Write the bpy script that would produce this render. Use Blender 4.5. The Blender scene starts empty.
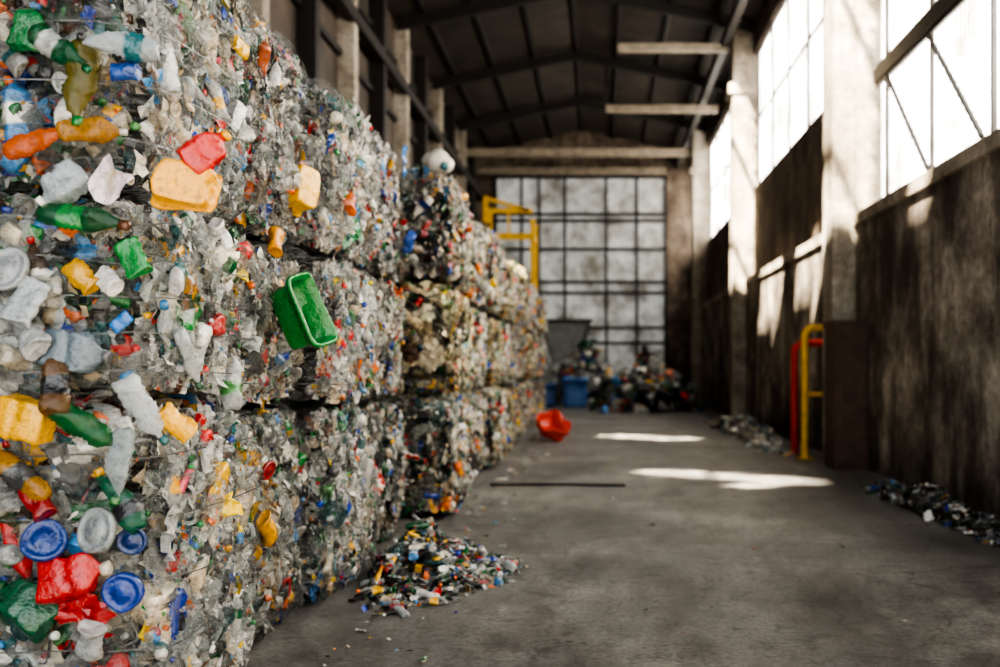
import bpy, math, numpy as np
from mathutils import Vector
rng=np.random.default_rng(11)
scene=bpy.context.scene
COL=scene.collection

# ------------------------------------------------------------ helpers
def lin(r,g,b):
    f=lambda c:(c/255/12.92) if c/255<=0.04045 else ((c/255+0.055)/1.055)**2.4
    return (f(r),f(g),f(b))
def newmat(name):
    m=bpy.data.materials.new(name); m.use_nodes=True
    nt=m.node_tree; nt.nodes.clear()
    return m,nt
def N(nt,t,**k):
    n=nt.nodes.new(t)
    for a,b in k.items(): setattr(n,a,b)
    return n
def L(nt,a,b): nt.links.new(a,b)
def ramp(nt,stops,interp='LINEAR'):
    r=N(nt,'ShaderNodeValToRGB'); r.color_ramp.interpolation=interp
    e=r.color_ramp.elements
    while len(e)<len(stops): e.new(0.5)
    for i,(p,c) in enumerate(stops):
        e[i].position=p; e[i].color=(*c,1) if len(c)==3 else c
    return r
def mapping(nt,scale=(1,1,1),coord='Object'):
    tc=N(nt,'ShaderNodeTexCoord'); mp=N(nt,'ShaderNodeMapping')
    mp.inputs['Scale'].default_value=scale
    L(nt,tc.outputs[coord],mp.inputs[0]); return mp.outputs[0]
def noise(nt,vec,scale,detail=6,rough=0.6):
    n=N(nt,'ShaderNodeTexNoise'); n.inputs['Scale'].default_value=scale
    n.inputs['Detail'].default_value=detail; n.inputs['Roughness'].default_value=rough
    L(nt,vec,n.inputs['Vector']); return n.outputs['Fac']
def mixc(nt,fac,a,b,mode='MIX'):
    m=N(nt,'ShaderNodeMix',data_type='RGBA',blend_type=mode)
    if isinstance(fac,(int,float)): m.inputs[0].default_value=fac
    else: L(nt,fac,m.inputs[0])
    for s,v in ((6,a),(7,b)):
        if isinstance(v,tuple): m.inputs[s].default_value=(*v,1)
        else: L(nt,v,m.inputs[s])
    return m.outputs[2]
def math_(nt,op,a,b):
    m=N(nt,'ShaderNodeMath',operation=op)
    for i,v in enumerate((a,b)):
        if isinstance(v,(int,float)): m.inputs[i].default_value=v
        else: L(nt,v,m.inputs[i])
    return m.outputs[0]
def finish(nt,color,rough=0.7,bump=None,bstr=0.3,bdist=0.02,metal=0.0,spec=0.5):
    p=N(nt,'ShaderNodeBsdfPrincipled'); o=N(nt,'ShaderNodeOutputMaterial')
    if isinstance(color,tuple): p.inputs['Base Color'].default_value=(*color,1)
    else: L(nt,color,p.inputs['Base Color'])
    if isinstance(rough,(int,float)): p.inputs['Roughness'].default_value=rough
    else: L(nt,rough,p.inputs['Roughness'])
    p.inputs['Metallic'].default_value=metal
    p.inputs['Specular IOR Level'].default_value=spec
    if bump is not None:
        b=N(nt,'ShaderNodeBump'); b.inputs['Strength'].default_value=bstr; b.inputs['Distance'].default_value=bdist
        L(nt,bump,b.inputs['Height']); L(nt,b.outputs[0],p.inputs['Normal'])
    L(nt,p.outputs[0],o.inputs[0]); return p
def mat_concrete(name,dark,mid,light,rough=0.85,drip=.5,grime=0):
    m,nt=newmat(name)
    v2=mapping(nt,(1,1,1)); v3=mapping(nt,(1,1,.22))
    a=noise(nt,v2,0.9,10,0.7); b=noise(nt,v2,0.35,5,0.6); c=noise(nt,v2,9,9,0.8); s=noise(nt,v3,1.4,7,0.65)
    r=ramp(nt,[(0.38,dark),(0.5,mid),(0.64,light)]); L(nt,a,r.inputs[0])
    r2=ramp(nt,[(0.35,(0.5,0.48,0.46)),(0.6,(1,1,1))]); L(nt,b,r2.inputs[0])
    c1=mixc(nt,0.8,r.outputs[0],r2.outputs[0],'MULTIPLY')
    r3=ramp(nt,[(0.4,(0.5,0.49,0.47)),(0.56,(1,1,1))]); L(nt,c,r3.inputs[0])
    c2=mixc(nt,0.75,c1,r3.outputs[0],'MULTIPLY')
    r4=ramp(nt,[(0.44,(0.3,0.265,0.235)),(0.54,(1,1,1))]); L(nt,s,r4.inputs[0])
    c3=mixc(nt,drip,c2,r4.outputs[0],'MULTIPLY')
    if grime:   # soil splashed up from the ground
        sp=N(nt,'ShaderNodeSeparateXYZ'); L(nt,v2,sp.inputs[0])
        h=math_(nt,'ADD',sp.outputs[2],math_(nt,'MULTIPLY',s,2.2))
        r5=ramp(nt,[(0.30,(0.28,0.25,0.23)),(0.62,(1,1,1))]); L(nt,math_(nt,'DIVIDE',h,4.2),r5.inputs[0])
        c3=mixc(nt,grime,c3,r5.outputs[0],'MULTIPLY')
    finish(nt,c3,rough,c,0.7,0.03)
    return m
def mat_plain(name,col,rough=0.5,metal=0.0,var=0.35,sc=6):
    m,nt=newmat(name); v=mapping(nt)
    a=noise(nt,v,sc,6,0.65)
    r=ramp(nt,[(0.3,tuple(c*(1-var) for c in col)),(0.65,col)]); L(nt,a,r.inputs[0])
    finish(nt,r.outputs[0],rough,a,0.2,0.01,metal)
    return m

M_near=mat_concrete('stained_concrete_wall',lin(98,90,82),lin(158,148,136),lin(216,207,194),drip=.8,grime=.85)
M_pil=mat_concrete('pillar_concrete',lin(146,134,120),lin(194,183,167),lin(226,217,202),drip=.5)
M_up=mat_concrete('upper_brown_wall',lin(86,73,63),lin(122,107,94),lin(156,140,124),drip=.4)
M_beam=mat_plain('painted_steel_beam',lin(152,138,120),0.6,0,.5,3)
M_dark=mat_plain('dark_steel',lin(42,37,34),0.6,0.2)
M_mull=mat_plain('window_frame_steel',lin(80,75,71),0.6,0.2)
M_rust=mat_plain('rusted_cabinet_steel',lin(84,64,52),0.7,0.1,0.5,4)
M_yel=mat_plain('yellow_paint',lin(234,182,28),0.45)
M_red=mat_plain('red_paint',lin(200,40,22),0.5)
M_grey=mat_plain('grey_machine_paint',lin(150,152,150),0.5,0.1,.4,3)

def mat_corr(name,c0,c1,axis='Y',sc=3.2):
    m,nt=newmat(name); v=mapping(nt)
    w=N(nt,'ShaderNodeTexWave',wave_type='BANDS',bands_direction=axis); w.inputs['Scale'].default_value=sc
    L(nt,v,w.inputs['Vector'])
    a=noise(nt,v,0.8,6,0.7); r=ramp(nt,[(0.35,c0),(0.7,c1)]); L(nt,a,r.inputs[0])
    finish(nt,r.outputs[0],0.6,w.outputs['Fac'],0.8,0.04)
    return m
M_roof=mat_corr('corrugated_roof_sheet',lin(32,27,24),lin(72,62,53),'Y')
M_leftw=mat_corr('corrugated_wall_sheet',lin(46,38,33),lin(94,79,67),'Y',2.5)

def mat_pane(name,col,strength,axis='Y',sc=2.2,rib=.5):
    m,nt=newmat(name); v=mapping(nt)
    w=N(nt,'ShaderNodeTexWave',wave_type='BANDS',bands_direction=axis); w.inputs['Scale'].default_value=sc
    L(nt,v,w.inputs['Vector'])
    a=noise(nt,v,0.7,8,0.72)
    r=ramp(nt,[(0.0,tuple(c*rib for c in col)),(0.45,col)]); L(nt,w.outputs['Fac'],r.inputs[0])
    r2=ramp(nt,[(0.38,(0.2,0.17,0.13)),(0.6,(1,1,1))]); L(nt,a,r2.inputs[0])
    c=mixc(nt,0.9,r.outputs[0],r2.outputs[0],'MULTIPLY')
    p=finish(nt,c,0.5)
    L(nt,c,p.inputs['Emission Color']); p.inputs['Emission Strength'].default_value=strength  # sheets emit by themselves, standing in for daylight from behind
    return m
M_pane=mat_pane('emissive_frosted_sheet',(1.0,0.955,0.87),7.6,rib=.12)
M_pane_far=mat_pane('dirty_emissive_sheet',(0.50,0.51,0.49),0.24,'X',2.0)

def mat_floor():
    m,nt=newmat('worn_concrete_floor'); v=mapping(nt); vs=mapping(nt,(1.0,0.35,1))
    a=noise(nt,v,0.55,8,0.65); b=noise(nt,v,26,11,0.95); c=noise(nt,vs,1.5,10,0.8); g=noise(nt,v,4.5,9,.8)
    r=ramp(nt,[(0.3,lin(104,103,102)),(0.5,lin(140,138,135)),(0.7,lin(180,177,172))]); L(nt,a,r.inputs[0])
    r2=ramp(nt,[(0.42,(0.42,0.41,0.40)),(0.56,(1,1,1))]); L(nt,c,r2.inputs[0])
    k=mixc(nt,0.8,r.outputs[0],r2.outputs[0],'MULTIPLY')
    rg=ramp(nt,[(0.40,(0.38,0.37,0.36)),(0.5,(1,1,1))]); L(nt,g,rg.inputs[0])
    k=mixc(nt,0.65,k,rg.outputs[0],'MULTIPLY')
    r3=ramp(nt,[(0.44,(0.18,0.17,0.16)),(0.52,(1,1,1))]); L(nt,b,r3.inputs[0])
    k=mixc(nt,0.8,k,r3.outputs[0],'MULTIPLY')
    vo=N(nt,'ShaderNodeTexVoronoi',feature='DISTANCE_TO_EDGE'); vo.inputs['Scale'].default_value=0.33
    nn=N(nt,'ShaderNodeTexNoise'); nn.inputs['Scale'].default_value=2.5; nn.inputs['Detail'].default_value=5; L(nt,v,nn.inputs['Vector'])
    ad=N(nt,'ShaderNodeVectorMath',operation='ADD'); sc=N(nt,'ShaderNodeVectorMath',operation='SCALE'); sc.inputs['Scale'].default_value=0.6
    L(nt,nn.outputs['Color'],sc.inputs[0]); L(nt,v,ad.inputs[0]); L(nt,sc.outputs[0],ad.inputs[1]); L(nt,ad.outputs[0],vo.inputs['Vector'])
    r4=ramp(nt,[(0.0,(0.4,0.38,0.36)),(0.006,(1,1,1))]); L(nt,vo.outputs['Distance'],r4.inputs[0])
    k=mixc(nt,0.65,k,r4.outputs[0],'MULTIPLY')
    rr=ramp(nt,[(0.35,(0.28,)*3),(0.65,(0.6,)*3)]); L(nt,c,rr.inputs[0])
    finish(nt,k,rr.outputs[0],b,0.9,0.025)
    return m
M_floor=mat_floor()

def mat_scrap():
    m,nt=newmat('mixed_scrap_plastic')
    at=N(nt,'ShaderNodeAttribute',attribute_name='Col'); cl=N(nt,'ShaderNodeAttribute',attribute_name='clr')
    v=mapping(nt); a=noise(nt,v,26,4,0.65); b=noise(nt,v,9,4,0.6); g=noise(nt,v,55,5,.7)
    r=ramp(nt,[(0.38,(0.34,0.30,0.27)),(0.48,(1,1,1))]); L(nt,a,r.inputs[0])
    c=mixc(nt,0.4,at.outputs['Color'],r.outputs[0],'MULTIPLY')
    rg=ramp(nt,[(0.38,(0.25,0.22,0.19)),(0.46,(1,1,1))]); L(nt,g,rg.inputs[0])
    c=mixc(nt,0.4,c,rg.outputs[0],'MULTIPLY')
    p=N(nt,'ShaderNodeBsdfPrincipled'); L(nt,c,p.inputs['Base Color'])
    rr=ramp(nt,[(0.4,(0.06,)*3),(0.65,(0.26,)*3)]); L(nt,b,rr.inputs[0]); L(nt,rr.outputs[0],p.inputs['Roughness'])
    p.inputs['Specular IOR Level'].default_value=1.0
    bp=N(nt,'ShaderNodeBump'); bp.inputs['Strength'].default_value=0.6; bp.inputs['Distance'].default_value=0.018
    L(nt,a,bp.inputs['Height']); L(nt,bp.outputs[0],p.inputs['Normal'])
    lw=N(nt,'ShaderNodeLayerWeight'); lw.inputs['Blend'].default_value=.45; L(nt,bp.outputs[0],lw.inputs['Normal'])
    inv=math_(nt,'SUBTRACT',1.0,lw.outputs['Facing'])
    fac=math_(nt,'MULTIPLY',inv,cl.outputs['Fac'])
    tr=N(nt,'ShaderNodeBsdfTransparent'); tc=mixc(nt,.5,(1,1,1),at.outputs['Color']); L(nt,tc,tr.inputs[0])
    mx=N(nt,'ShaderNodeMixShader')
    L(nt,fac,mx.inputs[0]); L(nt,p.outputs[0],mx.inputs[1]); L(nt,tr.outputs[0],mx.inputs[2])
    o=N(nt,'ShaderNodeOutputMaterial'); L(nt,mx.outputs[0],o.inputs[0])
    return m
M_scrap=mat_scrap()
def mat_core():
    m,nt=newmat('compressed_scrap_core'); v=mapping(nt,(1,1,1.6))
    vo=N(nt,'ShaderNodeTexVoronoi'); vo.inputs['Scale'].default_value=22; L(nt,v,vo.inputs['Vector'])
    sp=N(nt,'ShaderNodeSeparateColor'); L(nt,vo.outputs['Color'],sp.inputs[0])
    r=ramp(nt,[(0.0,lin(26,27,26)),(0.3,lin(50,49,46)),(0.5,lin(74,70,64)),(0.72,lin(16,40,32)),(0.8,lin(70,50,34)),(0.92,lin(20,34,60))],'CONSTANT')
    L(nt,sp.outputs[0],r.inputs[0])
    finish(nt,r.outputs[0],0.4,vo.outputs['Distance'],1.0,0.05)
    return m
M_core=mat_core()
def mat_film():
    m,nt=newmat('clear_stretch_film')
    v=mapping(nt,(1.0,1.0,16)); a=noise(nt,v,3.5,8,0.78)
    v2=mapping(nt,(3,3,4)); b=noise(nt,v2,1.8,5,0.65)
    r=ramp(nt,[(0.46,(0.10,)*3),(0.58,(0.6,)*3)]); L(nt,a,r.inputs[0])
    r2=ramp(nt,[(0.42,(0.3,)*3),(0.58,(1,)*3)]); L(nt,b,r2.inputs[0])
    f=mixc(nt,1.0,r.outputs[0],r2.outputs[0],'MULTIPLY')
    p=N(nt,'ShaderNodeBsdfPrincipled'); p.inputs['Base Color'].default_value=(0.20,0.22,0.22,1); p.inputs['Roughness'].default_value=0.06
    p.inputs['Specular IOR Level'].default_value=1.0; p.inputs['IOR'].default_value=2.0
    bp=N(nt,'ShaderNodeBump'); bp.inputs['Strength'].default_value=1.0; bp.inputs['Distance'].default_value=0.04
    L(nt,a,bp.inputs['Height']); L(nt,bp.outputs[0],p.inputs['Normal'])
    tr=N(nt,'ShaderNodeBsdfTransparent'); mx=N(nt,'ShaderNodeMixShader')
    L(nt,f,mx.inputs[0]); L(nt,tr.outputs[0],mx.inputs[1]); L(nt,p.outputs[0],mx.inputs[2])
    o=N(nt,'ShaderNodeOutputMaterial'); L(nt,mx.outputs[0],o.inputs[0])
    return m
M_film=mat_film()

# ------------------------------------------------------------ mesh accumulators
class Acc:
    def __init__(s): s.v=[];s.l=[];s.n=[];s.c=[];s.k=[];s.m=[];s.sm=[];s.off=0
    def add(s,V,F,col=(1,1,1),clr=0.0,mat=0,smooth=False):
        V=np.asarray(V,float); nv=len(V)
        s.v.append(V); F=np.asarray(F)
        s.l.append(F.ravel()+s.off); s.n.append(np.full(len(F),F.shape[1])); nf=len(F)
        c=np.asarray(col,float)
        if c.ndim==1: c=np.tile(c,(nv,1))
        s.c.append(c); s.k.append(np.broadcast_to(clr,(nv,)).astype(float)); s.m.append(np.full(nf,mat)); s.sm.append(np.full(nf,smooth))
        s.off+=nv
    def mesh(s,name,mats,clampx=None):
        me=bpy.data.meshes.new(name)
        V=np.concatenate(s.v); Lp=np.concatenate(s.l).astype(np.int32); n=np.concatenate(s.n)
        if clampx: V[:,0]=np.clip(V[:,0],*clampx)
        me.vertices.add(len(V)); me.vertices.foreach_set('co',V.ravel().astype(np.float32))
        me.loops.add(len(Lp)); me.loops.foreach_set('vertex_index',Lp)
        me.polygons.add(len(n)); st=np.concatenate([[0],np.cumsum(n)[:-1]]).astype(np.int32)
        me.polygons.foreach_set('loop_start',st)
        me.polygons.foreach_set('material_index',np.concatenate(s.m).astype(np.int32))
        me.polygons.foreach_set('use_smooth',np.concatenate(s.sm).astype(bool))
        me.update(calc_edges=True)
        a=me.attributes.new('Col','FLOAT_COLOR','POINT')
        cc=np.concatenate(s.c); cc=np.concatenate([cc,np.ones((len(cc),1))],1)
        a.data.foreach_set('color',cc.ravel().astype(np.float32))
        b=me.attributes.new('clr','FLOAT','POINT'); b.data.foreach_set('value',np.concatenate(s.k).astype(np.float32))
        for m in mats: me.materials.append(m)
        me.validate(); return me
def obj(name,me,loc=(0,0,0),parent=None):
    o=bpy.data.objects.new(name,me); o.location=loc; COL.objects.link(o)
    if parent: o.parent=parent
    return o
BOXF=np.array([[0,3,2,1],[4,5,6,7],[0,1,5,4],[1,2,6,5],[2,3,7,6],[3,0,4,7]])
def boxv(x0,x1,y0,y1,z0,z1):
    return np.array([[x0,y0,z0],[x1,y0,z0],[x1,y1,z0],[x0,y1,z0],[x0,y0,z1],[x1,y0,z1],[x1,y1,z1],[x0,y1,z1]],float)
def boxes(name,bl,mat,parent=None,bevel=0.0):
    A=Acc()
    for b in bl: A.add(boxv(*b),BOXF)
    o=obj(name,A.mesh(name,[mat]),parent=parent)
    if bevel:
        md=o.modifiers.new('bev','BEVEL'); md.width=bevel; md.segments=2
    return o
def beamv(p0,p1,w,h):
    p0=Vector(p0);p1=Vector(p1);d=(p1-p0).normalized()
    up=Vector((0,0,1)) if abs(d.z)<0.95 else Vector((0,1,0))
    s=d.cross(up).normalized(); u=s.cross(d)
    out=[]
    for p in (p0,p1):
        for a,b in ((-1,-1),(1,-1),(1,1),(-1,1)):
            out.append(tuple(p+s*a*w/2+u*b*h/2))
    return np.array(out)
def beams(name,bl,mat,parent=None):
    A=Acc()
    for p0,p1,w,h in bl: A.add(beamv(p0,p1,w,h),BOXF)
    return obj(name,A.mesh(name,[mat]),parent=parent)
def tube(name,pts,r,mat,parent=None):
    cu=bpy.data.curves.new(name,'CURVE'); cu.dimensions='3D'; cu.bevel_depth=r; cu.bevel_resolution=4
    sp=cu.splines.new('POLY'); sp.points.add(len(pts)-1)
    for i,p in enumerate(pts): sp.points[i].co=(*p,1)
    cu.use_fill_caps=True; cu.materials.append(mat)
    o=bpy.data.objects.new(name,cu); COL.objects.link(o)
    if parent: o.parent=parent
    return o
def empty(name,loc=(0,0,0)):
    o=bpy.data.objects.new(name,None); COL.objects.link(o); o.location=loc; return o

# ------------------------------------------------------------ scrap prototypes
def crumple(V,amp,fr):
    out=V.copy()
    for _ in range(3):
        k=rng.normal(size=(3,3))*fr; ph=rng.uniform(0,6.3,3)
        out+=amp*np.sin(V@k.T+ph)
        fr*=1.8; amp*=0.55
    return out
def revolve(prof,seg):
    V=[];n=len(prof)
    for z,r in prof:
        for j in range(seg):
            a=2*math.pi*j/seg; V.append((z-0.5,r*math.cos(a),r*math.sin(a)))
    F=[]
    for i in range(n-1):
        for j in range(seg):
            k=(j+1)%seg; F.append((i*seg+j,(i+1)*seg+j,(i+1)*seg+k,i*seg+k))
    return np.array(V),np.array(F)
def p_bottle():
    f=rng.uniform(0.95,1.45)
    b=[(0,.001),(0.03,.05),(0,.10*f),(.03,.13*f)]+[(z,(.138+.016*(i%2))*f) for i,z in enumerate(np.linspace(.08,.66,15))]+[(.74,.11*f),(.82,.07),(.86,.045),(.91,.045)]
    cap=[(.9,.001),(.9,.058),(.98,.058),(1.0,.05),(1.0,.001)]
    V,F=revolve(b,16); V2,F2=revolve(cap,12)
    V=V*np.array([1,1,rng.uniform(.35,.85)]); V=crumple(V,0.026,7)
    lab=((V[:,0]>-.28)&(V[:,0]<-.28+rng.uniform(.1,.3))).astype(float)*(2 if rng.random()<.45 else 0)
    return np.r_[V,V2],np.r_[F,F2+len(V)],np.r_[lab,np.ones(len(V2))],True
def p_can():
    b=[(0,.001),(0.02,.17),(0,.19),(.03,.2)]+[(z,.2-.012*(i%2)) for i,z in enumerate(np.linspace(.1,.66,11))]+[(.7,.2),(.72,.17),(.7,.16),(.7,.001)]
    V,F=revolve(b,18); V=V*np.array([1.2,1.4,rng.uniform(.6,1.3)]); V=crumple(V,0.03,7)
    return V,F,np.zeros(len(V)),True
def p_jug():
    V=[];seg=28
    prof=[(0,0.01),(0,.6),(0,.92),(.04,1),(.2,.97),(.3,1.02),(.33,.93),(.42,.93),(.45,1.02),(.52,1.0),(.62,.97),(.7,.8),(.76,.45),(.8,.28),(.88,.28)]
    w=rng.uniform(.55,.8)
    for z,s in prof:
        e=.38 if s>.4 else 1.0
        for a in np.linspace(0,2*math.pi,seg,endpoint=False):
            c,sn=math.cos(a),math.sin(a)
            V.append((z-.45,math.copysign(abs(c)**e,c)*.30*s,math.copysign(abs(sn)**e,sn)*.30*w*s))
    F=[(i*seg+j,(i+1)*seg+j,(i+1)*seg+(j+1)%seg,i*seg+(j+1)%seg) for i in range(len(prof)-1) for j in range(seg)]
    V=crumple(np.array(V),.026,7)
    V2,F2=revolve([(.84,.001),(.84,.1),(.93,.1),(.95,.08),(.95,.001)],12)
    V2=V2+np.array([.05,0,0])
    return np.r_[V,V2],np.r_[np.array(F),F2+len(V)],np.r_[np.zeros(len(V)),np.ones(len(V2))],True
def p_lid():
    b=[(.42,.001),(.42,.2),(.44,.21),(.44,.34),(.41,.36),(.41,.42),(.47,.44),(.55,.44),(.55,.42),(.5,.42)]
    V,F=revolve(b,24); V=V[:,[2,1,0]]*np.array([1,1,-1]); V=crumple(V,0.02,3)
    return V,F,np.zeros(len(V)),True
def p_tub():
    w=rng.uniform(.3,.42); h=rng.uniform(.3,.5)
    V=[]
    for zi,(z,s) in enumerate([(0,.0),(0,.55),(0,.98),(.03,1.0),(.3,1.04),(.6,1.08),(.9,1.12),(.9,1.2),(1.0,1.2),(1.0,1.13),(.7,1.06),(.1,.94)]):
        for a in np.linspace(0,2*math.pi,20,endpoint=False):
            c,sn=math.cos(a),math.sin(a); e=0.45
            V.append((math.copysign(abs(c)**e,c)*.42*s,math.copysign(abs(sn)**e,sn)*w*.8*s,(z-.5)*h))
    V=np.array(V); F=[]
    for i in range(11):
        for j in range(20):
            k=(j+1)%20; F.append((i*20+j,i*20+k,(i+1)*20+k,(i+1)*20+j))
    V=crumple(V,0.04,4)
    return V,np.array(F),np.zeros(len(V)),True
def p_sheet(n=5,amp=.1,jit=.05,fr=4,sm=False):
    g=np.linspace(-.5,.5,n); X,Y=np.meshgrid(g,g*rng.uniform(.35,1)); 
    V=np.c_[X.ravel(),Y.ravel(),np.zeros(n*n)]
    a=np.arctan2(V[:,1],V[:,0]); V[:,:2]*=(1+.14*np.sin(a*3+rng.uniform(0,6))+.08*np.sin(a*5+rng.uniform(0,6)))[:,None]
    V+=rng.normal(size=V.shape)*np.array([jit,jit,jit*1.4])*4/n; V=crumple(V,amp,fr)
    F=[(i*n+j,i*n+j+1,(i+1)*n+j+1,(i+1)*n+j) for i in range(n-1) for j in range(n-1)]
    return V,np.array(F),np.zeros(len(V)),sm
def p_label():
    V,F,_,_=p_sheet(6,.05,.03,3); part=(np.abs(V[:,1])<.12).astype(float)*2
    return V,F,part,False
P={'bottle':[p_bottle() for _ in range(18)],'can':[p_can() for _ in range(8)],'lid':[p_lid() for _ in range(4)],'jug':[p_jug() for _ in range(8)],
   'tub':[p_tub() for _ in range(6)],'sheet':[p_sheet(7,.07) for _ in range(10)]+[p_label() for _ in range(8)],'flake':[p_sheet(4,.06) for _ in range(24)],
   'film':[p_sheet(12,.04,.09,9,False) for _ in range(12)],'chip':[p_sheet(3,.06) for _ in range(16)]}
PAL=[((212,215,214),22,1),((182,190,190),16,1),((238,236,230),10,0),((216,207,190),8,0),((184,168,144),6,0),((146,146,144),5,0),
     ((92,94,96),5,0),((30,32,36),4,0),((16,124,56),4.2,0),((8,90,54),5.5,1),((70,130,70),2,1),((16,62,168),3.6,0),((76,150,214),3.0,0),
     ((210,20,18),3.8,0),((250,186,6),4.2,0),((238,110,14),2.5,0),((116,72,42),3,1),((216,100,116),1.3,0),((36,108,116),4,1)]
pw=np.array([p[1] for p in PAL],float); pw/=pw.sum()
TINT=np.ones(3)
def pick(bright=0.0,mute=0.0):
    while True:
        i=rng.choice(len(PAL),p=pw)
        if i>=8 and rng.random()<mute: continue
        if i<8 and rng.random()<bright: continue
        break
    c=np.array(lin(*PAL[i][0])); c=c*rng.uniform(.5,1.15)*TINT
    return np.clip(c,0,.92),(rng.uniform(.6,.96) if PAL[i][2] and rng.random()<.88 else 0.0)
def basis(n):
    n=n/np.linalg.norm(n); a=np.array([0,0,1.]) if abs(n[2])<.9 else np.array([1.,0,0])
    x=np.cross(a,n); x/=np.linalg.norm(x); y=np.cross(n,x)
    return np.stack([x,y,n],1)
def rotm(sp,tl,ax=0):
    c,s=math.cos(sp),math.sin(sp); Z=np.array([[c,-s,0],[s,c,0],[0,0,1]])
    c,s=math.cos(tl),math.sin(tl); T=np.array([[1,0,0],[0,c,-s],[0,s,c]]) if ax==0 else np.array([[c,0,s],[0,1,0],[-s,0,c]])
    return Z@T
def put(A,kind,pos,n,size,tilt=.5,bright=0,mute=0,col=None,clr=None,spin=None,var=None,extra=0):
    V,F,part,sm=P[kind][rng.integers(len(P[kind])) if var is None else var]
    if extra: V=crumple(V,extra,7)
    R=basis(np.asarray(n,float))@rotm(rng.uniform(0,6.3) if spin is None else spin,rng.normal()*tilt,rng.integers(2))
    W=(V*size)@R.T+pos
    if col is None: c,k=pick(bright,mute)
    else: c,k=np.array(lin(*col)),0.0
    if clr is not None: k=clr
    cc=np.tile(c,(len(V),1)); kk=np.full(len(V),float(k))
    for q in (1,2):
        if (part==q).any():
            c2,_=pick(.85 if q==1 else .6,0); cc[part==q]=c2; kk[part==q]=0
    A.add(W,F,cc,kk,0,sm)

# ------------------------------------------------------------ bales
EDGE=.12
def bfn(p,half,ph):
    q=np.abs(p); out=np.empty_like(p)
    for i in range(3):
        j,k=(i+1)%3,(i+2)%3
        E=EDGE*(.3 if i==2 else (1.15 if i==0 else .6))
        out[:,i]=p[:,i]*(half[i]-E*(q[:,j]**10+q[:,k]**10)*.8)+p[:,i]*.05*(1-q[:,j]**2)*(1-q[:,k]**2)
    w=out*np.array([5.1,6.3,5.7])
    d=(np.sin(w[:,0]+ph)*np.sin(w[:,1]*1.3+ph*2)*np.sin(w[:,2]*.9+ph*3)+.5*np.sin(w[:,0]*2.3+w[:,2]*1.9+ph))
    return out+p*(d*.024)[:,None]
AX={'F':(1,-1),'K':(1,1),'S':(0,1),'W':(0,-1),'T':(2,1)}
MIX_F=[('bottle',.46),('can',.08),('jug',.08),('lid',.02),('tub',.02),('sheet',.16),('film',.08),('flake',.11)]
MIX_S=[('bottle',.09),('can',.025),('lid',.010),('jug',.012),('sheet',.17),('film',.10),('flake',.35),('chip',.26)]
SZ={'bottle':(.15,.32),'can':(.1,.19),'lid':(.05,.12),'tub':(.12,.2),'jug':(.15,.27),'sheet':(.06,.17),'film':(.12,.32),'flake':(.035,.1),'chip':(.02,.06)}
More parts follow.
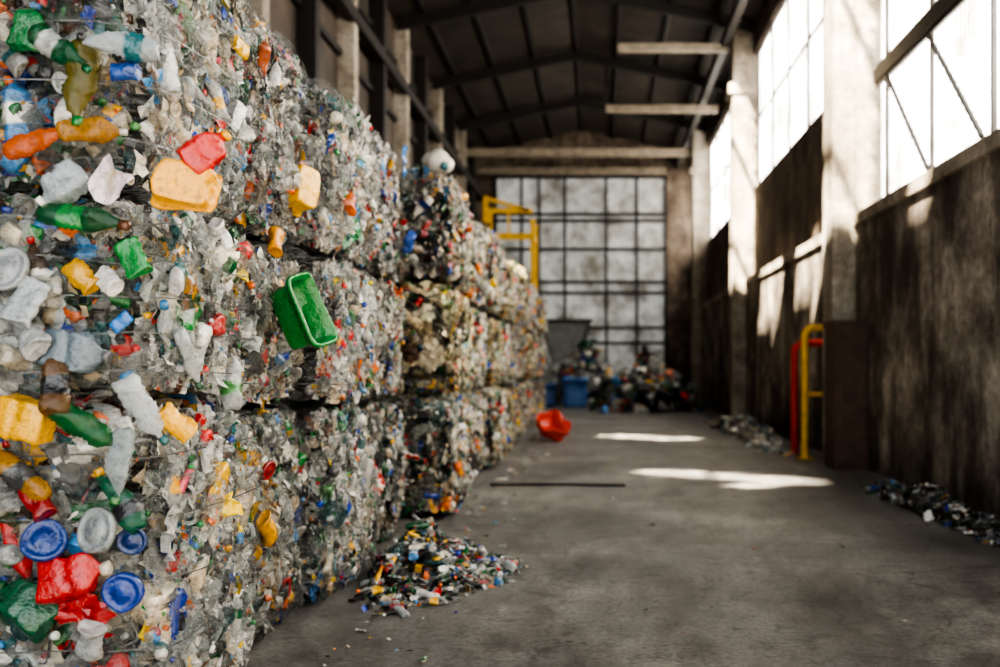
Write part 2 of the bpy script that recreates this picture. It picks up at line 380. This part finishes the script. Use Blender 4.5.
def bale_mesh(name,size,faces,film=False,straps=3,heroes=(),core_n=12,tint=(1,1,1)):
    global TINT
    half=np.array(size)/2; ph=rng.uniform(0,6)
    A=Acc()
    def grid(ax,sg,sc,n):
        g=np.linspace(-1,1,n+1); g=np.sign(g)*np.abs(g)**.7
        U,Vv=np.meshgrid(g,g); p=np.zeros(((n+1)**2,3)); a,b=(ax+1)%3,(ax+2)%3
        p[:,ax]=sg; p[:,a]=U.ravel(); p[:,b]=Vv.ravel()
        F=np.array([(i*(n+1)+j,i*(n+1)+j+1,(i+1)*(n+1)+j+1,(i+1)*(n+1)+j) for i in range(n) for j in range(n)])
        if sg<0: F=F[:,::-1]
        return bfn(p,half+sc,ph),F
    for ax in range(3):
        for sg in (-1,1):
            V,F=grid(ax,sg,-.05,core_n); A.add(V,F,mat=1)
    if film:
        for ax,sg in ((1,-1),(0,1)):
            V,F=grid(ax,sg,.038,46)
            o=1 if ax==0 else 0   # wrinkles run around the bale
            w=.007*np.sin(V[:,2]*46+3*np.sin(V[:,o]*5+ph))+.006*np.sin(V[:,2]*83+V[:,o]*22+ph*3)+.008*np.sin(V[:,o]*17+V[:,2]*9+ph)
            V[:,ax]+=sg*(w+rng.normal(size=len(V))*.0025); A.add(V,F,mat=2,smooth=True)
    for f,dens,mix,mute in faces:
        TINT=np.array(tint)*(.72 if f=='F' else 1.0)  # front-face pieces darkened in colour, as shade against the side faces
        ax,sg=AX[f]; a,b=(ax+1)%3,(ax+2)%3
        area=4*half[a]*half[b]; cnt=int(area*dens)
        kinds=[m[0] for m in mix]; w=np.array([m[1] for m in mix]); w/=w.sum()
        p=np.zeros((cnt,3)); p[:,ax]=sg; p[:,a]=rng.uniform(-1,1,cnt); p[:,b]=rng.uniform(-1,1,cnt)
        X=bfn(p,half,ph); nn=np.zeros(3); nn[ax]=sg
        for i in range(cnt):
            kd=kinds[rng.choice(len(kinds),p=w)]; lo,hi=SZ[kd]; s=lo+(hi-lo)*rng.random()**1.5
            d={'bottle':.015,'can':.02,'tub':.03,'jug':.035,'lid':.0}.get(kd,.045 if f=='F' else .008)
            if f=='F' and kd in ('sheet','film') and rng.random()<.3: d=0
            nv=nn+rng.normal(size=3)*.15; x=X[i].copy()
            for t in (a,b):
                room=(1-abs(p[i,t]))*half[t]
                if room<s*.48:
                    x[t]-=np.sign(p[i,t])*(s*.46-min(room,s*.46))
                    nv[t]+=np.sign(p[i,t])*.3
            if abs(p[i,b])>.9 and kd in('film','sheet'): s*=.6
            tl={'bottle':.25,'lid':.3,'film':.14,'sheet':.3}.get(kd,.42)
            if rng.random()<.02 and kd in('film','sheet','flake'): tl=1.3; d=-.02
            put(A,kd,x-nn*(d+rng.uniform(-.012,.035)),nv,s,tl,0,.85 if kd=='film' else mute,clr=rng.uniform(.35,.9) if kd=='film' else None)
    TINT=np.ones(3)
    zs=np.linspace(-.72,.72,straps) if straps else []
    for z in zs:
        t=np.linspace(-1,1,17)
        loop=np.array([(x,-1,z) for x in t]+[(1,y,z) for y in t[1:]]+[(x,1,z) for x in t[::-1][1:]]+[(-1,y,z) for y in t[::-1][1:]])
        c=bfn(loop,half+.035,ph); m=len(c)
        lo=c-np.array([0,0,.003]); hi=c+np.array([0,0,.003])
        F=np.array([(i,i+1,m+i+1,m+i) for i in range(m-1)])
        A.add(np.r_[lo,hi],F,lin(90,92,94),0,0,False)
    for h in heroes: h(A)
    return A.mesh(name,[M_scrap,M_core,M_film])

cols=[(4.0,5.2,-1.80,[0,1.45,2.3,3.62]),(5.32,6.46,-1.92,[0,1.36,2.34,3.6]),(6.58,7.96,-1.79,[0,1.32,2.36,3.52]),(8.10,9.85,-1.94,[0,1.28,2.4,3.7])]
W=1.85
def hero(kind,pos,n,size,col,c0,spin=None,tilt=0.25,var=None,clr=0.0):
    c=np.asarray(c0)
    def f(A):
        k=clr
        if kind=='bottle': k=.5
        put(A,kind,np.asarray(pos)-c,n,size,tilt,col=tuple(q*.97 for q in col),clr=k,spin=spin,var=var,extra=.008 if kind!='lid' else .0)
    return f
def FR(px,py,y=3.93): return ((px-600)/1000*y,y,1.6+(365-py)/1000*y)
def SD(px,py,x=-1.76):
    y=x*1000/(px-600); return (x,y,1.6+(365-py)/1000*y)
HL=[]
fr=(0,-1,0.1); sd=(1,-.1,0.05)
HL+= [(0,1,'jug',FR(62,186,3.9),fr,.22,(150,160,166)),(0,1,'sheet',FR(108,182,3.88),fr,.15,(230,214,220)),
 (0,2,'bottle',FR(80,84,3.9),fr,.34,(112,104,30)),(0,2,'jug',FR(30,28),fr,.2,(16,110,56)),(0,2,'jug',FR(206,150,3.9),(.5,-1,0),.22,(206,30,24)),
 (0,2,'bottle',FR(92,132,3.9),fr,.26,(190,134,20)),(0,2,'bottle',FR(38,140,3.9),fr,.26,(220,106,24)),(0,2,'can',FR(120,72),fr,.12,(30,80,160)),
 (0,2,'bottle',FR(120,45,3.88),fr,.3,(190,200,206)),(0,2,'bottle',FR(60,50,3.9),fr,.3,(12,96,56)),
 (0,1,'bottle',FR(85,218,3.88),fr,.34,(10,92,52)),(0,1,'can',FR(130,252,3.9),fr,.17,(14,134,60)),(0,1,'can',FR(77,272,3.9),fr,.16,(206,156,30)),
 (0,1,'can',FR(30,295,3.88),fr,.22,(170,178,182)),(0,1,'lid',FR(8,270,3.9),fr,.2,(160,166,170)),(0,1,'can',FR(105,278,3.9),fr,.14,(222,222,220)),
 (0,1,'can',FR(30,332,3.9),fr,.2,(160,164,166)),(0,1,'can',FR(118,325,3.9),fr,.1,(40,120,200)),(0,1,'bottle',FR(55,378,3.88),fr,.3,(120,86,50)),
 (0,1,'jug',FR(78,352),fr,.26,(104,120,132)),
 (0,0,'jug',FR(18,416,3.9),fr,.28,(244,182,8)),(0,0,'bottle',FR(88,428,3.88),fr,.3,(14,112,56)),(0,0,'bottle',FR(145,412,3.88),fr,.3,(206,212,214)),
 (0,0,'can',FR(182,428,3.92),(.3,-1,0),.17,(244,180,10)),(0,0,'bottle',FR(12,470,3.9),fr,.34,(190,140,10)),(0,0,'can',FR(35,495,3.9),fr,.17,(150,20,20)),
 (0,0,'lid',FR(97,530,3.86),fr,.2,(150,158,160)),(0,0,'lid',FR(45,541,3.87),fr,.19,(14,60,140)),(0,0,'lid',FR(122,592,3.86),fr,.18,(14,60,150)),
 (0,0,'jug',FR(75,575,3.88),fr,.28,(196,14,16)),(0,0,'sheet',FR(82,615,3.88),fr,.24,(186,16,18)),(0,0,'jug',FR(25,605,3.9),fr,.28,(8,90,60)),(0,0,'lid',FR(132,540,3.9),fr,.13,(20,54,110)),
 (0,0,'bottle',FR(118,465,3.88),fr,.3,(180,190,192)),(0,0,'can',FR(90,645,3.9),fr,.18,(180,184,184)),(0,0,'bottle',FR(120,500,3.9),fr,.3,(20,112,84)),
 (0,0,'jug',SD(217,478,-1.74),sd,.22,(244,190,20)),(0,0,'sheet',SD(205,555),sd,.12,(60,150,80)),
 (0,1,'can',SD(222,240),sd,.16,(220,220,220)),(0,1,'bottle',SD(232,380,-1.74),sd,.3,(204,210,212)),(0,1,'bottle',SD(190,360,-1.74),sd,.28,(204,210,212)),
 (1,1,'can',SD(276,238,-1.82),sd,.17,(236,160,20)),
 (1,0,'can',SD(266,524,-1.82),sd,.2,(236,170,20)),(1,0,'lid',SD(268,470,-1.82),sd,.13,(160,40,40)),
 (2,1,'sheet',SD(352,232),sd,.2,(30,130,70)),(2,1,'sheet',SD(366,365),sd,.3,(214,110,40)),(2,2,'sheet',SD(330,140),sd,.18,(40,80,160)),
 (3,0,'sheet',SD(375,475,-1.86),sd,.3,(190,50,40)),(3,2,'sheet',SD(405,160,-1.84),sd,.26,(60,130,200)),(3,2,'jug',SD(408,245,-1.84),sd,.26,(40,90,180)),
 (0,2,'can',SD(243,50,-1.74),sd,.15,(240,190,30)),(0,2,'lid',SD(222,95),sd,.1,(50,90,170)),(0,1,'jug',SD(215,325,-1.74),sd,.16,(190,60,60))]
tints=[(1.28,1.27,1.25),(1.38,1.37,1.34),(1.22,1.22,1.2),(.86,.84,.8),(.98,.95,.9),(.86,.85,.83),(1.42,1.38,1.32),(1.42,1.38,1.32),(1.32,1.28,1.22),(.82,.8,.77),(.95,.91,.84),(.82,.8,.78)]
NF=[('F',450,MIX_F,0),('S',800,MIX_S,.33),('T',100,MIX_F,.2)]
bi=0
for ci,(y0,y1,xr,zs) in enumerate(cols):
    for li in range(3):
        w=W; xo=[.02,0,-.02][(li+ci)%3]; c=((xr+xo-w/2),(y0+y1)/2,(zs[li]+zs[li+1])/2)
        size=(w,y1-y0,zs[li+1]-zs[li]-.02)
        if ci==0: f=NF
        else: f=[('S',820 if ci<3 else 640,MIX_S,.33)]+([('T',160,MIX_F,.2)] if li==2 else [])+[('F',110,MIX_S,.3)]
        if ci==3: f=f+[('K',150,MIX_S,.3)]
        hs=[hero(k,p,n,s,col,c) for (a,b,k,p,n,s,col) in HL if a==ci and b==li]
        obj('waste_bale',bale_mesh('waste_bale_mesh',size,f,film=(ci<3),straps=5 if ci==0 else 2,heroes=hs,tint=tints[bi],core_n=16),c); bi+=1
for li in range(3):
    zs=cols[0][3]; c=(-1.8-W-.06-W/2,4.65,(zs[li]+zs[li+1])/2)
    obj('waste_bale',bale_mesh('waste_bale_mesh',(W,1.25,zs[li+1]-zs[li]-.04),[('F',220,MIX_F,0),('T',60,MIX_F,.2)],straps=3),c)
FT=[(1.4,1.32,1.18),(.95,.89,.8),(1.5,1.4,1.2),(1.2,1.13,1.02),(1.5,1.28,.92)]  # warm bright tints put sunlight into the far bales' colour
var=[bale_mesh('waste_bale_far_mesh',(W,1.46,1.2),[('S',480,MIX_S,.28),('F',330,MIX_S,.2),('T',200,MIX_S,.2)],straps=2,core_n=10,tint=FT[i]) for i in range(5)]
y=10.2; k=0
while y<29.5:
    xr=(-1.54 if k==0 else -1.62)+rng.uniform(-.08,.08); zt=0
    if y>14: xr-=.06
    hs=[1.24+rng.uniform(-.04,.04),1.18+rng.uniform(-.06,.06),1.2+rng.uniform(-.2,.2)]
    if k==0: hs=[1.25,1.2,1.2]
    for li in range(3):
        o=obj('waste_bale',var[(k*2+li*3+rng.integers(2))%5],(xr-W/2+rng.uniform(-.05,.05),y+.76,zt+hs[li]/2)); o.scale=(1,1,(hs[li]-.01)/1.22); zt+=hs[li]
    y+=1.63; k+=1

def crushed_tub(name,pos,n,w,h,d,col,spin,amp=.03,fr=7):
    A=Acc(); V=[];prof=[(0,.0),(0,.3),(0,.6),(0,.85),(0,.97),(.04,1.0),(.2,.99),(.4,1.04),(.6,1.02),(.88,1.1),(.88,1.22),(1,1.22),(1,1.12),(.6,1.03),(.08,.95),(.06,.0)]
    seg=36
    for z,s in prof:
        for a in np.linspace(0,2*math.pi,seg,endpoint=False):
            c,sn=math.cos(a),math.sin(a);e=.35
            V.append((math.copysign(abs(c)**e,c)*w/2*s,math.copysign(abs(sn)**e,sn)*h/2*s,(z-.3)*d))
    V=crumple(np.array(V),amp,fr)
    F=np.array([(i*seg+j,i*seg+(j+1)%seg,(i+1)*seg+(j+1)%seg,(i+1)*seg+j) for i in range(len(prof)-1) for j in range(seg)])
    R=basis(np.array(n,float))@rotm(spin,0)
    A.add(V@R.T,F,lin(*col),0,0,True)
    return obj(name,A.mesh(name,[M_scrap]),pos)
crushed_tub('yellow_plastic_container',FR(183,184,3.87),(-.2,1,-.2),.195,.15,.12,(244,174,2),.1,.009,14)
crushed_tub('yellow_plastic_container',SD(304,188,-1.80),(-1,.45,-.1),.15,.25,.13,(244,184,6),.25,.009,12)
crushed_tub('green_plastic_crate',SD(296,316,-1.76),(1,-.35,.3),.21,.36,.17,(4,132,52),.3,.010,8)

# ------------------------------------------------------------ piles & litter
def pile(name,cx,cy,rx,ry,h,cnt,mix,scale=1.0,mute=0,bright=0,dark=0,clampx=None,pw_=.8,sk=0):
    A=Acc(); n=18
    def hz(u,v):
        u=u+sk*(1-np.abs(v))
        r=np.sqrt(u*u+v*v); return np.clip(1-r,0,1)**pw_*(1+.3*np.sin(u*7+1)*np.cos(v*6))
    g=np.linspace(-1,1,n); U,Vv=np.meshgrid(g,g); z=hz(U,Vv)
    V=np.c_[U.ravel()*rx,Vv.ravel()*ry,z.ravel()*h*.9]
    F=np.array([(i*n+j,i*n+j+1,(i+1)*n+j+1,(i+1)*n+j) for i in range(n-1) for j in range(n-1) if math.hypot(g[i],g[j])<.9])
    A.add(V,F,mat=1)
    kinds=[m[0] for m in mix]; w=np.array([m[1] for m in mix]); w/=w.sum()
    for _ in range(cnt):
        a=rng.uniform(0,6.3); r=rng.random()**.7*(1.0+.35*math.sin(a*3+1)*.5+.25*rng.random()**3); u,v=r*math.cos(a),r*math.sin(a)
        kd=kinds[rng.choice(len(kinds),p=w)]; lo,hi=SZ[kd]; s=(lo+(hi-lo)*rng.random())*scale
        col=None
        if rng.random()<dark: q=rng.uniform(18,60); col=(q,q,q)
        put(A,kd,np.array([u*rx,v*ry,float(hz(np.array(u),np.array(v)))*h+s*.14]),(u*h*.6,v*h*.6,1),s,.6,bright,mute,col=col)
    me=A.mesh(name,[M_scrap,M_core],(clampx[0]-cx,clampx[1]-cx) if clampx else None)
    return obj(name,me,(cx,cy,0.0))
MP=[('bottle',.12),('lid',.07),('can',.03),('sheet',.16),('flake',.37),('chip',.25)]
pile('plastic_scrap_pile',-1.25,7.65,.5,.95,.3,1700,MP,.72,.0,.15,.28,(-1.70,0),1.1,.35)
MW=[('tub',.15),('sheet',.4),('jug',.1),('bottle',.15),('flake',.2)]
pile('mixed_waste_pile',1.6,35,1.8,1.6,1.5,700,MW,2.4,.0,.1,.3,(-.6,3.6),.45)
pile('mixed_waste_pile',-.6,40.2,1.5,.9,1.9,350,MW,3.0,.5,0,.1,None,.5)
pile('rubble_heap',3.66,11.0,.3,2.2,.2,1000,[('sheet',.3),('flake',.7)],.85,.7,0,.6,(3.2,4.08))
pile('rubble_heap',3.3,22.8,.42,4.2,.34,1000,[('sheet',.5),('flake',.5)],1.5,.9,0,.2,(2.6,3.9))
A=Acc()
for _ in range(1300):
    yy=rng.uniform(4,30)**1.0; t=rng.random()
    xx=-1.5+abs(rng.normal())*.28 if t<.5 else (3.95-abs(rng.normal())*.3 if t<.75 else rng.uniform(-1.3,3.6))
    if xx>3.55 and yy>15: continue
    kd=['flake','chip','chip','sheet'][rng.integers(4)]; lo,hi=SZ[kd]
    s=(lo+(hi-lo)*rng.random())*(.6 if t<.75 else .32)
    put(A,kd,np.array([xx,yy,.012+s*.05]),(0,0,1),s,.15,0,.4)
obj('floor_litter',A.mesh('floor_litter',[M_scrap],(-1.6,4.08)))

g=empty('baling_machine')
boxes('body',[(-2.6,-.2,42.6,44.2,.25,1.7),(-2.5,-2.3,42.7,44.1,0,.25),(-.5,-.3,42.7,44.1,0,.25),(-.2,1.1,42.9,43.9,.5,1.3),(-2.0,-1.8,42.5,42.6,.5,1.5),(-1.1,-.9,42.5,42.6,.5,1.5)],M_grey,g,.02)
A=Acc()
A.add(np.array([[-2.0,42.9,1.7],[-.9,42.9,1.7],[-.9,44,1.7],[-2,44,1.7],[-2.5,42.5,3.5],[-.4,42.5,3.5],[-.4,44.3,3.5],[-2.5,44.3,3.5]]),BOXF[2:])
obj('hopper',A.mesh('hopper',[M_grey]),parent=g)
beams('braces',[((-2.5,42.45,3.5),(-2.0,42.55,1.7),.08,.08),((-.4,42.45,3.5),(-.9,42.55,1.7),.08,.08),((-2.6,42.4,3.5),(-.3,42.4,3.5),.1,.1)],M_dark,g)

o=crushed_tub('orange_plastic_basin',(-1.08,21.3,.22),(0,0,1),.72,.5,.28,(236,58,16),.2,.05,5); o.rotation_euler=(.45,.1,.2)
o=crushed_tub('orange_plastic_basin',(-1.02,22.9,.28),(0,0,1),.75,.55,.32,(226,46,16),.2,.05,5); o.rotation_euler=(2.8,.2,0)
crushed_tub('blue_plastic_bin',(-.95,38,.34),(0,0,1),1.1,.9,1.1,(60,110,180),0,.01)
crushed_tub('blue_plastic_bin',(-2.1,38.4,.28),(0,0,1),.8,.8,.9,(50,100,170),0,.01)
tube('metal_rod',[(-1.45,13.2,.02),(-.6,13.25,.02),(.33,13.15,.02)],.018,M_dark)
A=Acc(); put(A,'bottle',np.array([0,0,0.]),(0,-.3,1),.75,0,col=(226,220,208),clr=0,spin=.3)
obj('crushed_white_bottle',A.mesh('crushed_white_bottle',[M_scrap]),(-1.75,10.9,3.80))

# ------------------------------------------------------------ building
boxes('floor',[(-6.1,4.55,-12,46.3,-.2,0)],M_floor)
boxes('wall_right',[(4.1,4.55,-3,46,0,4.0)],M_near)
boxes('trim_right',[(4.04,4.1,-3,16,3.82,4.0),(4.04,4.1,16.8,28,3.82,4.0),(4.04,4.1,28.8,40,3.82,4.0)],M_pil)
boxes('wall_right_upper',[(4.3,4.55,16.75,46,4.0,6.5),(4.3,4.55,16.75,46,10.3,11.2),(4.3,4.55,-3,15.98,8.3,11.2),(4.3,4.55,-3,2.9,4.0,8.3)],M_up)  # last box: unseen blank stretch, added to cut window light on bale fronts
boxes('wall_left',[(-6.1,-5.78,-3,46,0,11.3)],M_leftw)
boxes('wall_back',[(-6.1,4.55,46.0,46.3,0,13)],M_up)
for py in (16,28,40):
    boxes('concrete_pillar',[(3.72,4.1,py,py+.72,0,11.15),(4.1,4.55,py,py+.72,4.0,11.15),(3.6,4.1,py-.06,py+.78,9.2,9.5)],M_pil,bevel=.02)
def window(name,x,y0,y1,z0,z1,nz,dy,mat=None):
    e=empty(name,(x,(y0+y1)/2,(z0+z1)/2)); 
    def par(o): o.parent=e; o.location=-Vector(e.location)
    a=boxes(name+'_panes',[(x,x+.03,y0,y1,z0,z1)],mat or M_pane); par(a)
    bl=[]
    yy=y0
    while yy<y1+.01: bl.append((x-.06,x-.002,yy-.035,yy+.035,z0,z1)); yy+=dy
    for i in range(nz+1):
        z=z0+(z1-z0)*i/nz; bl.append((x-.09,x-.061,y0,y1,z-.04,z+.04))
    b=boxes(name+'_frame',bl,M_mull); par(b)
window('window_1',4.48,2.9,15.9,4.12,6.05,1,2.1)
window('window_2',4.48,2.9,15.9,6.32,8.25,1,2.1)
window('window_3',4.45,16.8,27.9,6.55,10.25,2,2.2)
window('window_4',4.45,28.8,39.9,6.55,10.25,2,2.2)
window('window_5',4.45,40.8,45.9,6.55,10.25,2,2.2)
boxes('trim_window_beam',[(4.36,4.5,2.9,15.95,6.08,6.3)],M_dark)
beams('window_brace',[((4.36,11.4,4.2),(4.36,13.3,6.0),.05,.05),((4.36,13.3,4.2),(4.36,15.2,6.0),.05,.05)],M_dark)
e=empty('window_6',(-1,45.9,5))
pan=boxes('back_panes',[(-4.8,3.0,45.93,45.98,1.3,10.2)],M_pane_far)
bl=[]
for x in (-4.8,-3.6,-2.8,-1.6,.3,1.7,3.0): bl.append((x-.06,x+.06,45.82,45.92,1.0,10.3))
for z in (1.2,2.6,3.3,4.9,5.4,6.9,8.2,8.5,10.2): bl.append((-4.9,3.1,45.74,45.81,z-.07,z+.07))
fm=boxes('back_frame',bl,M_dark)
for o in (pan,fm): o.parent=e; o.location=-Vector(e.location)

d=Vector((.35,.5,-.79)).normalized()
def rz(x): return 11.3+1.1*(1-abs(x+.8)/5.2)
def back(t):
    x,y,z=t; s=(11.9-z)/-d.z; return (x-d.x*s,y-d.y*s)
segs=[]  # roof openings invented to drop sun patches on floor, pillars and wall
segs.append((back((1.0,15.1,0)),back((2.8,13.6,0)),.34))
segs.append((back((2.0,13.3,0)),back((2.6,13.8,0)),.26))
segs.append((back((0,23.2,0)),back((1.7,21.8,0)),.45))
segs.append((back((3.8,16,4.2)),back((3.8,16,9.8)),.46))
segs.append((back((3.8,28,4.2)),back((3.8,28,9.0)),.46))
segs.append((back((4.1,18.6,3.2)),back((4.1,20.3,3.6)),.36))
segs.append((back((4.1,23.0,2.9)),back((4.1,25,3.2)),.4))
segs.append((back((4.1,17.5,2.2)),back((4.1,17.9,2.6)),.2))
segs.append((back((4.1,12.2,3.9)),back((4.1,13.2,4.1)),.2))
def inslot(x,y):
    for p,q,w in segs:
        px,py=p; vx,vy=q[0]-px,q[1]-py; l=vx*vx+vy*vy+1e-9
        t=min(1,max(0,((x-px)*vx+(y-py)*vy)/l))
        if math.hypot(x-px-t*vx,y-py-t*vy)<w: return True
    return False
A=Acc(); V=[];F=[]
xs=np.linspace(-6.1,4.55,64); ys=np.arange(-3,46.31,.17)
nx=len(xs)
for yy in ys:
    for x in xs: V.append((x,yy,rz(x)))
for j in range(len(ys)-1):
    for i in range(nx-1):
        if not inslot((xs[i]+xs[i+1])/2,(ys[j]+ys[j+1])/2): F.append((j*nx+i,j*nx+i+1,(j+1)*nx+i+1,(j+1)*nx+i))
A.add(np.array(V),np.array(F)); obj('roof_ceiling',A.mesh('roof_ceiling',[M_roof]))
bl=[]
for yy in np.arange(4,46,6.0):
    for a,b in ((-5.7,-.8),(-.8,4.3)):
        bl.append(((a,yy,rz(a)-.25),(b,yy,rz(b)-.25),.16,.34))
for x in (-4.9,-3.6,-2.2,-.8,.6,2.0,3.3):
    bl.append(((x,-3,rz(x)-.07),(x,46,rz(x)-.07),.1,.12))
bl.append(((3.55,14,10.75),(3.55,46,10.75),.2,.3))
bl.append(((-5.45,14,9.3),(-5.45,46,9.3),.2,.3))
bl+=[((.5,28.4,10.5),(.5,28.4,12.0),.1,.1),((.2,34,10.2),(.2,34,12.1),.1,.1)]
beams('roof_framing',bl,M_dark)
bl=[((.5,28.4,10.6),(3.72,28.4,10.6),.2,.22),
    ((.2,34,10.3),(4.0,34,10.3),.2,.24),
    ((-5.5,40.5,10.2),(3.72,40.5,10.2),.25,.3),((-5.6,45.4,10.4),(3.0,45.4,10.4),.25,.3)]
beams('tie_beam',bl,M_beam)
bl=[]
for i,yy in enumerate((16,19,22,25,28,31,34,37,40,43)):
    bl.append((-5.78,-5.4,yy,yy+.32,0,11.2))
boxes('steel_column',bl[::2],M_pil)  # paler material puts the sunlit look into alternate columns
boxes('steel_column',bl[1::2],M_dark)
boxes('trim_left_girts',[(-5.78,-5.66,-3,46,z,z+.15) for z in (5.0,6.8,8.4,10.0)],M_dark)
g=empty('yellow_gantry_platform')
parts=[((-4.0,35,0),(-4.0,35,7.5),.16,.16),((-2.35,35,0),(-2.35,35,6.7),.16,.16),((-4.0,35,7.45),(-2.5,35,7.0),.12,.12),((-4.0,35,7.0),(-2.35,35,7.0),.12,.16),
 ((-4.0,35,6.1),(-2.35,35,6.1),.12,.22),((-4.0,36.4,0),(-4.0,36.4,7.2),.14,.14),((-2.35,36.4,0),(-2.35,36.4,6.7),.14,.14),((-4,35,6.1),(-4,36.4,6.1),.12,.16),((-2.35,35,6.1),(-2.35,36.4,6.1),.12,.16),((-3.2,35,6.1),(-3.2,35,7.1),.08,.08)]
beams('gantry_frame',parts,M_yel,parent=g)
boxes('rusted_steel_cabinet',[(3.58,4.09,15.2,15.94,0,2.2),(3.55,4.09,15.16,15.94,2.2,2.28),(3.575,3.58,15.26,15.88,.1,2.1),(3.64,4.04,15.17,15.2,.12,2.08),(3.7,3.72,15.13,15.17,1.0,1.3)],M_rust,bevel=.008)
r=.16; x0,x1,yy,zt=3.5,4.02,17.1,2.24
pts=[(x0,yy,0)]+[(x0+r-r*math.cos(a),yy,zt-r+r*math.sin(a)) for a in np.linspace(0,math.pi/2,7)]+[(x1-r+r*math.sin(a),yy,zt-r+r*math.cos(a)) for a in np.linspace(0,math.pi/2,7)]+[(x1,yy,0)]
g=empty('yellow_guard_rail'); tube('hoop',pts,.06,M_yel,g)
tube('mid_bar',[(x0,yy,1.1),(x1,yy,1.1)],.04,M_yel,g)
boxes('foot_plates',[(x0-.12,x0+.12,yy-.12,yy+.12,0,.02)],M_yel,g)
tube('red_standpipe',[(3.5,18.0,0),(3.5,18.0,1.9),(3.65,18.0,2.0),(4.08,18.0,2.0)],.07,M_red)

# ------------------------------------------------------------ lights
w=bpy.data.worlds.new('w'); scene.world=w; w.use_nodes=True
w.node_tree.nodes['Background'].inputs[0].default_value=(.94,.98,1,1); w.node_tree.nodes['Background'].inputs[1].default_value=1.2
s=bpy.data.lights.new('sun','SUN'); s.energy=32; s.color=(1,.88,.68); s.angle=.02
so=bpy.data.objects.new('sun',s); COL.objects.link(so); so.rotation_euler=d.to_track_quat('-Z','Y').to_euler()

cam=bpy.data.cameras.new('camera'); cam.lens=36; cam.sensor_width=36; cam.shift_x=-.1; cam.shift_y=.0315
cam.dof.use_dof=True; cam.dof.focus_distance=4.8; cam.dof.aperture_fstop=1.25; cam.clip_end=300
co=bpy.data.objects.new('camera',cam); COL.objects.link(co); co.location=(0,0,1.6); co.rotation_euler=(math.pi/2,0,0)
scene.camera=co
try:
    scene.view_settings.view_transform='AgX'; scene.view_settings.look='AgX - High Contrast'; scene.view_settings.exposure=1.15
except Exception as ex: print(ex)
print('polys',sum(len(o.data.polygons) for o in scene.objects if o.type=='MESH'))
